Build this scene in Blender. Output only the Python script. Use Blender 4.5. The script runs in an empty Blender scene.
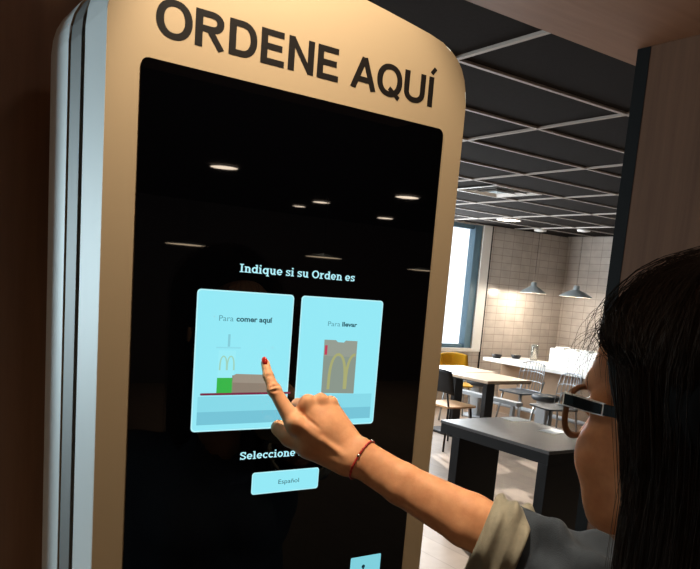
import bpy, bmesh, math, random
import numpy as np
from mathutils import Vector, Matrix, Euler
random.seed(7); rng = np.random.default_rng(7)
C = bpy.context.scene.collection
scene = bpy.context.scene

# ------------------------------------------------------------------ camera
F_PX, PY0, CAM_Z = 741.04, 396.31, 1.623
RW = np.array([[0.82343, -0.56169, 0.08046], [-0.01911, -0.16917, -0.98540], [0.56710, 0.80987, -0.15004]])
CAM = np.array([0, 0, CAM_Z])
def ray(x, y): return RW.T @ np.array([(x - 350) / F_PX, (y - PY0) / F_PX, 1.0])
def at(x, y, d): return CAM + ray(x, y) * d          # a point d metres in front of the lens
def on_kiosk(x, y, Y=0.83): r = ray(x, y); return CAM + r * (Y / r[1])
cam_data = bpy.data.cameras.new('camera'); cam = bpy.data.objects.new('camera', cam_data); C.objects.link(cam)
cam_data.sensor_fit = 'HORIZONTAL'; cam_data.sensor_width = 36; cam_data.lens = F_PX / 700 * 36
cam_data.shift_x = 0; cam_data.shift_y = (PY0 - 284.5) / 700
cam_data.clip_start = 0.02; cam_data.clip_end = 200
Mw = Matrix(((RW[0][0], -RW[1][0], -RW[2][0], 0), (RW[0][1], -RW[1][1], -RW[2][1], 0), (RW[0][2], -RW[1][2], -RW[2][2], CAM_Z), (0, 0, 0, 1)))
cam.matrix_world = Mw
scene.camera = cam

# ------------------------------------------------------------------ materials
def lin(c):
    if isinstance(c, str): c = tuple(int(c[i:i + 2], 16) / 255 for i in (0, 2, 4))
    return tuple(v / 12.92 if v <= .04045 else ((v + .055) / 1.055) ** 2.4 for v in c) + (1,)
MATS = {}
def mat(name, col, rough=.5, metal=0, spec=.5, emit=None, estr=0, sss=0, trans=0, ior=1.45, coat=0, noise=None, bump=None, sheen=0, alpha=1, aniso=0):
    if name in MATS: return MATS[name]
    m = bpy.data.materials.new(name); m.use_nodes = True; nt = m.node_tree; b = nt.nodes['Principled BSDF']
    b.inputs['Base Color'].default_value = lin(col); b.inputs['Roughness'].default_value = rough
    b.inputs['Metallic'].default_value = metal; b.inputs['Specular IOR Level'].default_value = spec
    b.inputs['IOR'].default_value = ior; b.inputs['Transmission Weight'].default_value = trans
    b.inputs['Coat Weight'].default_value = coat; b.inputs['Sheen Weight'].default_value = sheen
    b.inputs['Anisotropic'].default_value = aniso
    if sss:
        b.inputs['Subsurface Weight'].default_value = sss; b.inputs['Subsurface Radius'].default_value = (.9, .35, .2); b.inputs['Subsurface Scale'].default_value = .004
    if alpha < 1: b.inputs['Alpha'].default_value = alpha
    if emit: b.inputs['Emission Color'].default_value = lin(emit); b.inputs['Emission Strength'].default_value = estr
    tc = None
    if noise or bump:
        tc = nt.nodes.new('ShaderNodeTexCoord')
    if noise:   # (scale, other colour, (sx,sy,sz) stretch)
        mp = nt.nodes.new('ShaderNodeMapping'); mp.inputs['Scale'].default_value = noise[2] if len(noise) > 2 else (1, 1, 1)
        n = nt.nodes.new('ShaderNodeTexNoise'); n.inputs['Scale'].default_value = noise[0]; n.inputs['Detail'].default_value = 6; n.inputs['Roughness'].default_value = .6
        r = nt.nodes.new('ShaderNodeValToRGB'); r.color_ramp.elements[0].position = .3; r.color_ramp.elements[1].position = .7
        r.color_ramp.elements[0].color = lin(col); r.color_ramp.elements[1].color = lin(noise[1])
        nt.links.new(tc.outputs['Object'], mp.inputs[0]); nt.links.new(mp.outputs[0], n.inputs[0]); nt.links.new(n.outputs[0], r.inputs[0]); nt.links.new(r.outputs[0], b.inputs['Base Color'])
    if bump:    # (scale, strength, distance)
        n = nt.nodes.new('ShaderNodeTexNoise'); n.inputs['Scale'].default_value = bump[0]; n.inputs['Detail'].default_value = 4
        bp = nt.nodes.new('ShaderNodeBump'); bp.inputs['Strength'].default_value = bump[1]; bp.inputs['Distance'].default_value = bump[2]
        nt.links.new(tc.outputs['Object'], n.inputs[0]); nt.links.new(n.outputs[0], bp.inputs['Height']); nt.links.new(bp.outputs[0], b.inputs['Normal'])
    MATS[name] = m; return m
def brick_mat(name, c1, c2, mortar, w, h, axis, offset=0.0, mort=.004, rough=.35, bumpy=.3, msm=0.1, vec=None):
    m = bpy.data.materials.new(name); m.use_nodes = True; nt = m.node_tree; b = nt.nodes['Principled BSDF']
    g = nt.nodes.new('ShaderNodeNewGeometry'); sp = nt.nodes.new('ShaderNodeSeparateXYZ'); cb = nt.nodes.new('ShaderNodeCombineXYZ')
    nt.links.new(g.outputs['Position'], sp.inputs[0])
    nt.links.new(sp.outputs[axis[0]], cb.inputs[0]); nt.links.new(sp.outputs[axis[1]], cb.inputs[1])
    t = nt.nodes.new('ShaderNodeTexBrick'); t.offset = offset; t.inputs['Scale'].default_value = 1
    t.inputs['Brick Width'].default_value = w; t.inputs['Row Height'].default_value = h; t.inputs['Mortar Size'].default_value = mort; t.inputs['Mortar Smooth'].default_value = msm
    t.inputs['Color1'].default_value = lin(c1); t.inputs['Color2'].default_value = lin(c2); t.inputs['Mortar'].default_value = lin(mortar)
    nt.links.new(cb.outputs[0], t.inputs['Vector']); b.inputs['Roughness'].default_value = rough
    n = nt.nodes.new('ShaderNodeTexNoise'); n.inputs['Scale'].default_value = 7; n.inputs['Detail'].default_value = 5
    nt.links.new(cb.outputs[0], n.inputs['Vector'])
    mx = nt.nodes.new('ShaderNodeMix'); mx.data_type = 'RGBA'; mx.blend_type = 'MULTIPLY'; mx.inputs[0].default_value = .35
    rp = nt.nodes.new('ShaderNodeValToRGB'); rp.color_ramp.elements[0].color = (.55, .55, .55, 1); rp.color_ramp.elements[0].position = .3; rp.color_ramp.elements[1].position = .7
    nt.links.new(n.outputs[0], rp.inputs[0]); nt.links.new(t.outputs[0], mx.inputs[6]); nt.links.new(rp.outputs[0], mx.inputs[7]); nt.links.new(mx.outputs[2], b.inputs['Base Color'])
    bp = nt.nodes.new('ShaderNodeBump'); bp.inputs['Strength'].default_value = bumpy; bp.inputs['Distance'].default_value = .003; bp.invert = True
    nt.links.new(t.outputs[1], bp.inputs['Height']); nt.links.new(bp.outputs[0], b.inputs['Normal'])
    MATS[name] = m; return m

# ------------------------------------------------------------------ mesh helpers
def obj(name, bm, m=None, parent=None, smooth=False, label=None, cat=None, group=None, kind=None, loc=None):
    me = bpy.data.meshes.new(name)
    if isinstance(bm, tuple):
        v, f = bm; me.from_pydata([tuple(map(float, p)) for p in v], [], [tuple(map(int, q)) for q in f]); me.update()
    else:
        bmesh.ops.recalc_face_normals(bm, faces=bm.faces); bm.to_mesh(me); bm.free()
    if smooth: me.polygons.foreach_set('use_smooth', [True] * len(me.polygons))
    o = bpy.data.objects.new(name, me); C.objects.link(o)
    if m is not None: me.materials.append(m)
    if parent is not None: o.parent = parent
    if loc is not None: o.location = loc
    tag(o, label, cat, group, kind); return o
def tag(o, label=None, cat=None, group=None, kind=None):
    if label: o['label'] = label
    if cat: o['category'] = cat
    if group: o['group'] = group
    if kind: o['kind'] = kind
    return o
def thing(name, label, cat, loc=(0, 0, 0), rz=0, group=None):
    o = bpy.data.objects.new(name, None); C.objects.link(o); o.location = loc; o.rotation_euler = (0, 0, rz); o.empty_display_size = .1
    return tag(o, label, cat, group)
def dup(root, loc, rz, label, group=None):
    r = root.copy(); C.objects.link(r); r.location = loc; r.rotation_euler = (0, 0, rz); r['label'] = label
    if group: r['group'] = group
    for ch in list(root.children):
        c = ch.copy(); C.objects.link(c); c.parent = r
        for g in list(ch.children):
            d = g.copy(); C.objects.link(d); d.parent = c
    return r
def bx(bm, x0, y0, z0, x1, y1, z1, bev=0):
    r = bmesh.ops.create_cube(bm, size=1, matrix=Matrix.Translation(((x0 + x1) / 2, (y0 + y1) / 2, (z0 + z1) / 2)) @ Matrix.Diagonal((abs(x1 - x0), abs(y1 - y0), abs(z1 - z0), 1)))
    if bev:
        es = list({e for v in r['verts'] for e in v.link_edges})
        bmesh.ops.bevel(bm, geom=es, offset=bev, segments=2, affect='EDGES', profile=.6)
    return bm
def B(*a, bev=0): return bx(bmesh.new(), *a, bev=bev)
def tube(bm, pts, r, seg=8, cap=True, flat=1.0):
    pts = [Vector(p) for p in pts]; n = len(pts); rings = []
    rr = r if hasattr(r, '__len__') else [r] * n
    up = Vector((0, 0, 1)); prev = None
    for i, p in enumerate(pts):
        t = (pts[min(i + 1, n - 1)] - pts[max(i - 1, 0)]).normalized()
        if prev is None:
            a = t.cross(up if abs(t.z) < .9 else Vector((1, 0, 0))).normalized()
        else:
            a = (prev - t * prev.dot(t)); a = a.normalized() if a.length > 1e-6 else t.orthogonal().normalized()
        b = t.cross(a); prev = a
        rings.append([bm.verts.new(p + (a * math.cos(2 * math.pi * k / seg) + b * math.sin(2 * math.pi * k / seg) * flat) * rr[i]) for k in range(seg)])
    for i in range(n - 1):
        for k in range(seg): bm.faces.new((rings[i][k], rings[i][(k + 1) % seg], rings[i + 1][(k + 1) % seg], rings[i + 1][k]))
    if cap: bm.faces.new(rings[0][::-1]); bm.faces.new(rings[-1])
    return bm
def lathe(bm, prof, c=(0, 0, 0), seg=32):
    rings = []
    for r, z in prof:
        rings.append([bm.verts.new((c[0] + r * math.cos(2 * math.pi * k / seg), c[1] + r * math.sin(2 * math.pi * k / seg), c[2] + z)) for k in range(seg)] if r > 1e-6 else [bm.verts.new((c[0], c[1], c[2] + z))])
    for a, b in zip(rings, rings[1:]):
        for k in range(seg):
            k2 = (k + 1) % seg
            if len(a) == 1 and len(b) == 1: continue
            if len(a) == 1: bm.faces.new((a[0], b[k2], b[k]))
            elif len(b) == 1: bm.faces.new((a[k], a[k2], b[0]))
            else: bm.faces.new((a[k], a[k2], b[k2], b[k]))
    return bm
def prism_y(pts, y0, y1, bm=None, bev=0):
    """pts: outline (x,z); solid between y0 and y1"""
    bm = bm or bmesh.new()
    a = [bm.verts.new((x, y0, z)) for x, z in pts]; b = [bm.verts.new((x, y1, z)) for x, z in pts]
    f1 = bm.faces.new(a); f2 = bm.faces.new(b[::-1]); n = len(pts)
    for i in range(n): bm.faces.new((a[i], b[i], b[(i + 1) % n], a[(i + 1) % n]))
    if bev:
        es = list(f1.edges) + list(f2.edges)
        bmesh.ops.bevel(bm, geom=es, offset=bev, segments=2, affect='EDGES', profile=.6)
    return bm
def rrect(x0, z0, x1, z1, r, n=6):
    out = []
    for cx, cz, a0 in ((x1 - r, z1 - r, 0), (x0 + r, z1 - r, 90), (x0 + r, z0 + r, 180), (x1 - r, z0 + r, 270)):
        for k in range(n + 1):
            a = math.radians(a0 + 90 * k / n); out.append((cx + r * math.cos(a), cz + r * math.sin(a)))
    return out
def text(name, s, x0, x1, z0, cap, y, m, parent, bold=0.0, depth=.0004, cap_ref='E', extra=None):
    """flat lettering facing -Y on the plane y, from x0 to x1, baseline z0, capital height cap"""
    def mk(t):
        cu = bpy.data.curves.new(name, 'FONT'); cu.body = t; cu.size = 1; cu.offset = bold; cu.extrude = 0; cu.resolution_u = 4
        o = bpy.data.objects.new(name, cu); C.objects.link(o); dg = bpy.context.evaluated_depsgraph_get(); dg.update()
        me = bpy.data.meshes.new_from_object(o.evaluated_get(dg)); bpy.data.objects.remove(o); bpy.data.curves.remove(cu)
        return me
    ref = mk(cap_ref); zs = [v.co.y for v in ref.vertices]; ch = max(zs) - min(zs); zb = min(zs); bpy.data.meshes.remove(ref)
    me = mk(s); me.name = name
    xs = [v.co.x for v in me.vertices]; a, b = min(xs), max(xs); sx = (x1 - x0) / (b - a); sz = cap / ch
    for v in me.vertices: v.co = (x0 + (v.co.x - a) * sx, 0, z0 + (v.co.y - zb) * sz)
    bm = bmesh.new(); bm.from_mesh(me); bpy.data.meshes.remove(me)
    r = bmesh.ops.extrude_face_region(bm, geom=bm.faces[:]); vs = [g for g in r['geom'] if isinstance(g, bmesh.types.BMVert)]
    for v in vs: v.co.y -= depth
    for v in bm.verts: v.co.y += y
    if extra: extra(bm)
    for fc in bm.faces: fc.smooth = False
    return obj(name, bm, m, parent)
def bezarc(cx, cz, rx, rz, a0, a1, n=18, p=1.0):
    out = []
    for k in range(n + 1):
        a = math.radians(a0 + (a1 - a0) * k / n); c, s = math.cos(a), math.sin(a)
        out.append((cx + rx * math.copysign(abs(c) ** p, c), cz + rz * math.copysign(abs(s) ** p, s)))
    return out
def stroke(bm, pts, w, y, wz=None):
    """ribbon along pts in the plane y; w is the stroke width across, wz the width of level strokes"""
    n = len(pts); vs = []; wz = wz or w; closed = pts[0] == pts[-1] or (abs(pts[0][0] - pts[-1][0]) < 1e-6 and abs(pts[0][1] - pts[-1][1]) < 1e-6)
    for i, (x, z) in enumerate(pts):
        a = pts[i - 1] if i else (pts[-2] if closed else pts[0]); b = pts[i + 1] if i < n - 1 else (pts[1] if closed else pts[-1])
        dx, dz = b[0] - a[0], b[1] - a[1]; L = math.hypot(dx, dz); nx, nz = -dz / L, dx / L
        vs.append((bm.verts.new((x + nx * w / 2, y, z + nz * wz / 2)), bm.verts.new((x - nx * w / 2, y, z - nz * wz / 2))))
    for p, q in zip(vs, vs[1:]): bm.faces.new((p[0], q[0], q[1], p[1]))
def glyphs(name, s, font, x0, x1, z0, cap, y, m, parent):
    """lettering drawn stroke by stroke; font(ch) -> (advance, list of (points, w, wz)) in units of the capital height"""
    bm = bmesh.new(); cur = 0; items = []
    for ch in s:
        adv, st = font(ch); items.append((cur, st)); cur += adv
    sx = (x1 - x0) / cur
    for c, st in items:
        for k_, (pts, w, wz) in enumerate(st): stroke(bm, [(x0 + (c + px) * sx, z0 + pz * cap) for px, pz in pts], w * sx, y - .00003 * k_, wz * cap)
    r = bmesh.ops.extrude_face_region(bm, geom=bm.faces[:])
    for g in r['geom']:
        if isinstance(g, bmesh.types.BMVert): g.co.y += .00008
    return obj(name, bm, m, parent)
def grotesque(ch):
    W = .215; H = .178; h = H / 2; w = W / 2
    if ch == ' ': return .39, []
    if ch in 'OQ':
        st = [(bezarc(.53, .5, .40, .435, 90, 450, 36, .92), W, H)]
        if ch == 'Q': st.append(([(.52, .26), (.93, -.03)], .15, .15))
        return 1.06, st
    if ch == 'D': return .99, [([(.165, 0), (.165, 1)], W, H), ([(.1, 1 - h), (.45, 1 - h)] + bezarc(.45, .5, .37, .5 - h, 90, -90, 18, .9) + [(.45, h), (.1, h)], W, H)]
    if ch == 'R': return 1.00, [([(.165, 0), (.165, 1)], W, H), ([(.1, 1 - h), (.52, 1 - h)] + bezarc(.52, .71, .27, .29 - h, 90, -90, 12, .9) + [(.52, .42 + h), (.1, .42 + h)], W, H), ([(.50, .46), (.84, 0)], .21, .12)]
    if ch == 'E': return .90, [([(.165, 0), (.165, 1)], W, H), ([(.1, 1 - h), (.80, 1 - h)], W, H), ([(.1, .515), (.75, .515)], W, H), ([(.1, h), (.83, h)], W, H)]
    if ch == 'N': return 1.00, [([(.165, 0), (.165, 1)], W, H), ([(.83, 0), (.83, 1)], W, H), ([(.17, .97), (.825, .03)], .19, .12)]
    if ch == 'A': return .98, [([(.10, 0), (.49, .985)], W, .1), ([(.88, 0), (.49, .985)], W, .1), ([(.27, .30), (.71, .30)], W, H)]
    if ch == 'U': return 1.00, [([(.165, 1), (.165, .38)] + bezarc(.50, .38, .335, .38 - h, 180, 360, 16, .9) + [(.835, .38), (.835, 1)], W, H)]
    if ch == '\u00cd': return .37, [([(.185, 0), (.185, 1)], W, H), ([(.17, 1.10), (.33, 1.30)], .16, .12)]
    return .4, []
def slab(ch):
    W = .19; H = .15; h = H / 2; X = .74
    V = lambda x, a, b: ([(x, a), (x, b)], W, H); Sf = lambda x, z, r=.19: ([(x - r, z), (x + r, z)], .11, .11)
    if ch == ' ': return .36, []
    if ch == 'I': return .56, [V(.28, 0, 1), Sf(.28, .055, .23), Sf(.28, .945, .23)]
    if ch == 'l': return .46, [V(.22, 0, 1.02), Sf(.22, .055, .2), Sf(.16, .965, .13)]
    if ch == 'i': return .46, [V(.22, 0, X), Sf(.22, .055, .2), Sf(.16, X - .055, .13), ([(.22, .88), (.22, 1.05)], .2, .1)]
    if ch == 'n': return .84, [V(.22, 0, X), Sf(.22, .055), Sf(.14, X - .055, .1), ([(.25, .52)] + bezarc(.42, .46, .2, X - .46 - h, 150, 0, 10) + [(.62, 0)], W, H), Sf(.62, .055)]
    if ch == 'm': return 1.25, [V(.2, 0, X), Sf(.2, .055), Sf(.12, X - .055, .1), ([(.22, .52)] + bezarc(.40, .46, .2, X - .46 - h, 150, 0, 10) + [(.60, 0)], W, H), Sf(.60, .055, .15), ([(.64, .52)] + bezarc(.82, .46, .2, X - .46 - h, 150, 0, 10) + [(1.02, 0)], W, H), Sf(1.02, .055)]
    if ch == 'u': return .86, [([(.21, X), (.21, .28)] + bezarc(.42, .28, .2, .28 - h, 180, 330, 10) + [(.60, .3)], W, H), Sf(.14, X - .055, .1), V(.62, 0, X), Sf(.56, X - .055, .1), Sf(.68, .055, .12)]
    if ch == 'r': return .64, [V(.22, 0, X), Sf(.24, .055, .22), Sf(.14, X - .055, .1), ([(.25, .5)] + bezarc(.46, .42, .2, X - .42 - h, 150, 60, 8), W, H)]
    if ch == 'o': return .78, [(bezarc(.39, X / 2, .26, X / 2 - h, 90, 450, 24), W, H)]
    if ch == 'O': return 1.02, [(bezarc(.51, .5, .37, .5 - h, 90, 450, 28), W, H)]
    if ch == 'e': return .76, [([(.15, X / 2)] + bezarc(.38, X / 2, .25, X / 2 - h, 180, 0, 14)[0:] + [(.63, .36)], W, H), ([(.13, .35), (.68, .35)], .1, .11), (bezarc(.38, X / 2, .25, X / 2 - h, 180, 320, 12), W, H)]
    if ch == 'c': return .70, [(bezarc(.38, X / 2, .25, X / 2 - h, 45, 320, 20), W, H), ([(.58, .5), (.58, X)], .1, .1)]
    if ch == 's': return .64, [([(.54, .56)] + bezarc(.32, X - .2, .2, .2 - h * .9, 30, 200, 8) + [(.3, .39)] + [(.42, .33)] + bezarc(.33, .2, .2, .2 - h * .9, 20, -150, 8), .16, .13), ([(.54, .5), (.54, X)], .08, .1), ([(.1, 0), (.1, .24)], .08, .1)]
    if ch in 'dqa':
        b = [(bezarc(.38, X / 2, .25, X / 2 - h, 90, 450, 20), W, H)]
        if ch == 'd': b += [V(.64, 0, 1.02), Sf(.56, .965, .1), Sf(.70, .055, .12)]
        if ch == 'q': b += [V(.64, -.26, X), Sf(.64, -.21, .18), Sf(.70, X - .055, .1)]
        if ch == 'a': b = [(bezarc(.36, .24, .22, .24 - h, 90, 450, 16), .16, .13), ([(.62, 0), (.62, .45)] + bezarc(.40, .45, .22, X - .45 - h, 0, 150, 8), W, H), Sf(.68, .055, .12)]
        return .84, b
    if ch == 'S': return .84, [([(.70, .72)] + bezarc(.42, .74, .27, .26 - h, 30, 210, 12) + [(.40, .53), (.50, .48)] + bezarc(.42, .27, .28, .27 - h, 30, -150, 12), W, H), ([(.70, .66), (.70, 1)], .09, .1), ([(.13, 0), (.13, .34)], .09, .1)]
    return .5, []

# ------------------------------------------------------------------ implicit surfaces (numpy surface nets)
def smin(a, b, k):
    h = np.clip(.5 + .5 * (b - a) / k, 0, 1).astype(np.float32); return b * (1 - h) + a * h - k * h * (1 - h)
def smax(a, b, k): return -smin(-a, -b, k)
class Field:
    def __init__(s, lo, hi, h):
        s.h = h; s.lo = np.array(lo, float); n = np.ceil((np.array(hi) - s.lo) / h).astype(int) + 1; s.n = n
        s.X = (s.lo[0] + h * np.arange(n[0])).astype(np.float32)[:, None, None]; s.Y = (s.lo[1] + h * np.arange(n[1])).astype(np.float32)[None, :, None]; s.Z = (s.lo[2] + h * np.arange(n[2])).astype(np.float32)[None, None, :]
        s.D = np.full(n, 9.0, np.float32)
    def d_cone(s, a, b, ra, rb):
        a = np.array(a, float); b = np.array(b, float); ba = b - a; L2 = float(ba @ ba)
        t = ((s.X - a[0]) * ba[0] + (s.Y - a[1]) * ba[1] + (s.Z - a[2]) * ba[2]) / L2; t = np.clip(t, 0, 1)
        dx = s.X - a[0] - t * ba[0]; dy = s.Y - a[1] - t * ba[1]; dz = s.Z - a[2] - t * ba[2]
        return np.sqrt(dx * dx + dy * dy + dz * dz) - (ra + (rb - ra) * t)
    def d_ell(s, c, r, M=None):
        x, y, z = s.X - c[0], s.Y - c[1], s.Z - c[2]
        if M is not None:
            x, y, z = x * M[0][0] + y * M[0][1] + z * M[0][2], x * M[1][0] + y * M[1][1] + z * M[1][2], x * M[2][0] + y * M[2][1] + z * M[2][2]
        q = np.sqrt((x / r[0]) ** 2 + (y / r[1]) ** 2 + (z / r[2]) ** 2); g = np.sqrt((x / r[0] ** 2) ** 2 + (y / r[1] ** 2) ** 2 + (z / r[2] ** 2) ** 2)
        return (q * (q - 1) / np.maximum(g, 1e-6)).astype(np.float32)
    def add(s, d, k=.006): s.D = smin(s.D, d.astype(np.float32), k)
    def cut(s, d, k=.006): s.D = smax(s.D, -d.astype(np.float32), k)
    def cone(s, a, b, ra, rb, k=.006): s.add(s.d_cone(a, b, ra, rb), k)
    def ell(s, c, r, k=.006, M=None): s.add(s.d_ell(c, r, M), k)
    def mesh(s):
        D = s.D; S = D < 0; nx, ny, nz = D.shape
        cnt = np.zeros((nx - 1, ny - 1, nz - 1), np.int8)
        for i in (0, 1):
            for j in (0, 1):
                for k in (0, 1): cnt += S[i:nx - 1 + i, j:ny - 1 + j, k:nz - 1 + k]
        act = np.argwhere((cnt > 0) & (cnt < 8)); idx = -np.ones(cnt.shape, np.int64); idx[tuple(act.T)] = np.arange(len(act))
        P = np.zeros((len(act), 3)); N = np.zeros(len(act))
        cs = [(i, j, k) for i in (0, 1) for j in (0, 1) for k in (0, 1)]
        val = {c: D[act[:, 0] + c[0], act[:, 1] + c[1], act[:, 2] + c[2]] for c in cs}
        for a in cs:
            for ax in range(3):
                if a[ax] == 0:
                    b = list(a); b[ax] = 1; b = tuple(b); m = (val[a] < 0) != (val[b] < 0)
                    t = val[a] / (val[a] - val[b] + 1e-12); p = np.tile(np.array(a, float), (len(act), 1)); p[:, ax] += t
                    P[m] += p[m]; N[m] += 1
        P = P / N[:, None] + act; V = s.lo + P * s.h; Fs = []
        for ax in range(3):
            sl0 = [slice(None)] * 3; sl1 = [slice(None)] * 3; sl0[ax] = slice(0, -1); sl1[ax] = slice(1, None)
            e = np.argwhere(S[tuple(sl0)] != S[tuple(sl1)]); u, v = [(1, 2), (2, 0), (0, 1)][ax]
            e = e[(e[:, u] > 0) & (e[:, v] > 0) & (e[:, u] < D.shape[u] - 1) & (e[:, v] < D.shape[v] - 1)]
            def ci(du, dv):
                q = e.copy(); q[:, u] -= du; q[:, v] -= dv; return idx[tuple(q.T)]
            q = np.stack([ci(1, 1), ci(0, 1), ci(0, 0), ci(1, 0)], 1)
            flip = ~S[tuple(e.T)]; q[flip] = q[flip][:, ::-1]; Fs.append(q)
        return V, np.concatenate(Fs)
def np_mesh(name, V, Fq, m, parent, smooth=True, **k):
    me = bpy.data.meshes.new(name); me.vertices.add(len(V)); me.vertices.foreach_set('co', np.asarray(V, np.float32).ravel())
    me.loops.add(Fq.size); me.loops.foreach_set('vertex_index', Fq.ravel().astype(np.int32)); me.polygons.add(len(Fq))
    w = Fq.shape[1]; me.polygons.foreach_set('loop_start', np.arange(0, Fq.size, w, dtype=np.int32)); me.polygons.foreach_set('loop_total', np.full(len(Fq), w, np.int32))
    me.update(calc_edges=True); me.validate()
    if smooth: me.polygons.foreach_set('use_smooth', [True] * len(me.polygons))
    if m is not None: me.materials.append(m)
    o = bpy.data.objects.new(name, me); C.objects.link(o); o.parent = parent; tag(o, **k); return o

# ------------------------------------------------------------------ the room
M_wood = mat('wood panel', '93705a', rough=.55, noise=(3.0, 'a88268', (14, 14, .9)))
M_woodsof = mat('wood soffit', '8c6348', rough=.55, noise=(3.0, '9a7055', (1.2, 14, 14)))
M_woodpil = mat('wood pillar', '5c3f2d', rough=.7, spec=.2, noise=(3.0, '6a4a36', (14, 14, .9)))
M_blackm = mat('black metal', '040404', rough=.7, spec=.15)
M_tilew = brick_mat('wall tiles x', 'd2cac2', 'c9c0b8', 'ada298', .20, .105, (0, 2), rough=.22)
M_tilewy = brick_mat('wall tiles y', 'd2cac2', 'c9c0b8', 'ada298', .20, .105, (1, 2), rough=.22)
M_floor = brick_mat('floor planks', 'a68f7a', '9b8572', '806d5d', 1.2, .2, (1, 0), offset=.5, mort=.003, rough=.45, bumpy=.15)
M_ceil = mat('ceiling tile', '211d1b', rough=1, spec=.05, noise=(60, '262220'))
M_grid = mat('ceiling grid', 'b0a8a2', rough=.6, spec=.2)
M_frame = mat('window frame blue', '5f7f92', rough=.45)
M_white = mat('white paint', 'fafaf8', rough=.4)
M_plain = mat('plain wall', '4a3a32', rough=.6)
M_glass = mat('window glass', 'dfe8ea', rough=.02, spec=.5, alpha=.07)
XL, XR, YB, YF, ZC = -3.2, 9.4, -8.5, 7.85, 2.6
def struct(name, bm, m, parent=None, **k): return obj(name, bm, m, parent, kind=None if parent else 'structure', **k)
struct('floor', B(XL - .2, YB - .2, -.1, XR + .2, YF + .2, 0), M_floor)
struct('ceiling', B(XL - .2, YB - .2, ZC + .012, XR + .2, YF + .2, ZC + .1), M_ceil)
PX, PY = 1.77, 1.414
bm = bmesh.new()
x = 3.395 - 1.2 * 5
while x < XR:
    if x > XL: bx(bm, x - .011, PY + .1, ZC, x + .011, YF, ZC + .0119)
    x += 1.2
y = 3.160 - .6 * 19
while y < YF:
    if y > PY + .1: bx(bm, XL, y - .011, ZC + .0006, XR, y + .011, ZC + .0117)
    y += .6
struct('ceiling_grid', bm, M_grid)
# far wall with windows (runs along X)
wins = [(-.9, 1.1), (1.8, 3.8), (4.3, 5.55), (5.75, 7.57)]; WZ0, WZ1 = .84, 2.58
bm = bmesh.new(); e = XL - .2
for a, b in wins:
    bx(bm, e, YF, 0, a, YF + .2, ZC); bx(bm, a, YF, 0, b, YF + .2, WZ0); bx(bm, a, YF, WZ1, b, YF + .2, ZC); e = b
bx(bm, e, YF, 0, XR + .2, YF + .2, ZC)
struct('wall_back', bm, M_tilew)
for n, (a, b) in enumerate(wins):
    t = thing('window_%d' % (n + 1), None, None, (0, 0, 0)); t['kind'] = 'structure'
    bm = bmesh.new()
    bx(bm, a, YF + .05, WZ0, a + .07, YF + .14, WZ1); bx(bm, b - .13, YF + .02, WZ0, b - .0, YF + .14, WZ1)
    bx(bm, a + .07, YF + .05, WZ1 - .06, b - .1, YF + .14, WZ1); bx(bm, a + .07, YF + .05, WZ0, b - .1, YF + .14, WZ0 + .05)
    obj('window_frame', bm, M_frame, t)
    bm = B(b, YF - .012, WZ0 - .05, b + .165, YF - .0005, WZ1 + .01); bx(bm, a - .05, YF - .035, WZ0 - .05, b, YF - .0005, WZ0)
    obj('window_trim', bm, M_white, t)
    obj('trim_edge', B(b + .165, YF - .014, 0.02, b + .185, YF - .0005, WZ1 + .01), M_blackm, t)
    obj('pane', B(a + .07, YF + .09, WZ0 + .05, b - .1, YF + .096, WZ1 - .06), M_glass, t)
struct('wall_right', B(XR, YB - .2, 0, XR + .2, YF, ZC), M_tilewy)
struct('wall_front', B(XL - .2, YB - .2, 0, XR, YB, ZC), M_plain)
# left wall; unseen window added for cool light on the kiosk side
bm = B(XL - .2, YB, 0, XL, 5.4, ZC); bx(bm, XL - .2, 7.0, 0, XL, YF, ZC); bx(bm, XL - .2, 5.4, 0, XL, 7.0, .7); bx(bm, XL - .2, 5.4, 2.4, XL, 7.0, ZC)
struct('wall_left', bm, M_plain)
t = thing('window_5', None, None); t['kind'] = 'structure'  # unseen window, added with its frame and pane for the kiosk side light
bm = B(XL - .15, 5.4, .7, XL - .05, 5.48, 2.4); bx(bm, XL - .15, 6.92, .7, XL - .05, 7.0, 2.4); bx(bm, XL - .15, 5.48, .7, XL - .05, 6.92, .78); bx(bm, XL - .15, 5.48, 2.32, XL - .05, 6.92, 2.4)
obj('window_frame', bm, M_frame, t); obj('pane', B(XL - .11, 5.48, .78, XL - .105, 6.92, 2.32), M_glass, t)
# the wood-lined portal the kiosk stands in
struct('wall_partition', B(.12, 1.2, 0, .80, PY, 2.2999), M_wood)
struct('trim_partition', B(.80, 1.195, 0, .812, PY, 2.2995), M_blackm)
struct('ceiling_soffit', B(XL, -1.0, 2.3, PX + .22, PY, ZC - .0005), M_woodsof)
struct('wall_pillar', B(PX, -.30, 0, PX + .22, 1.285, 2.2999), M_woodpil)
struct('trim_pillar', B(PX - .001, 1.285, 0, PX + .222, 1.325, 2.2995), M_blackm)
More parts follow.
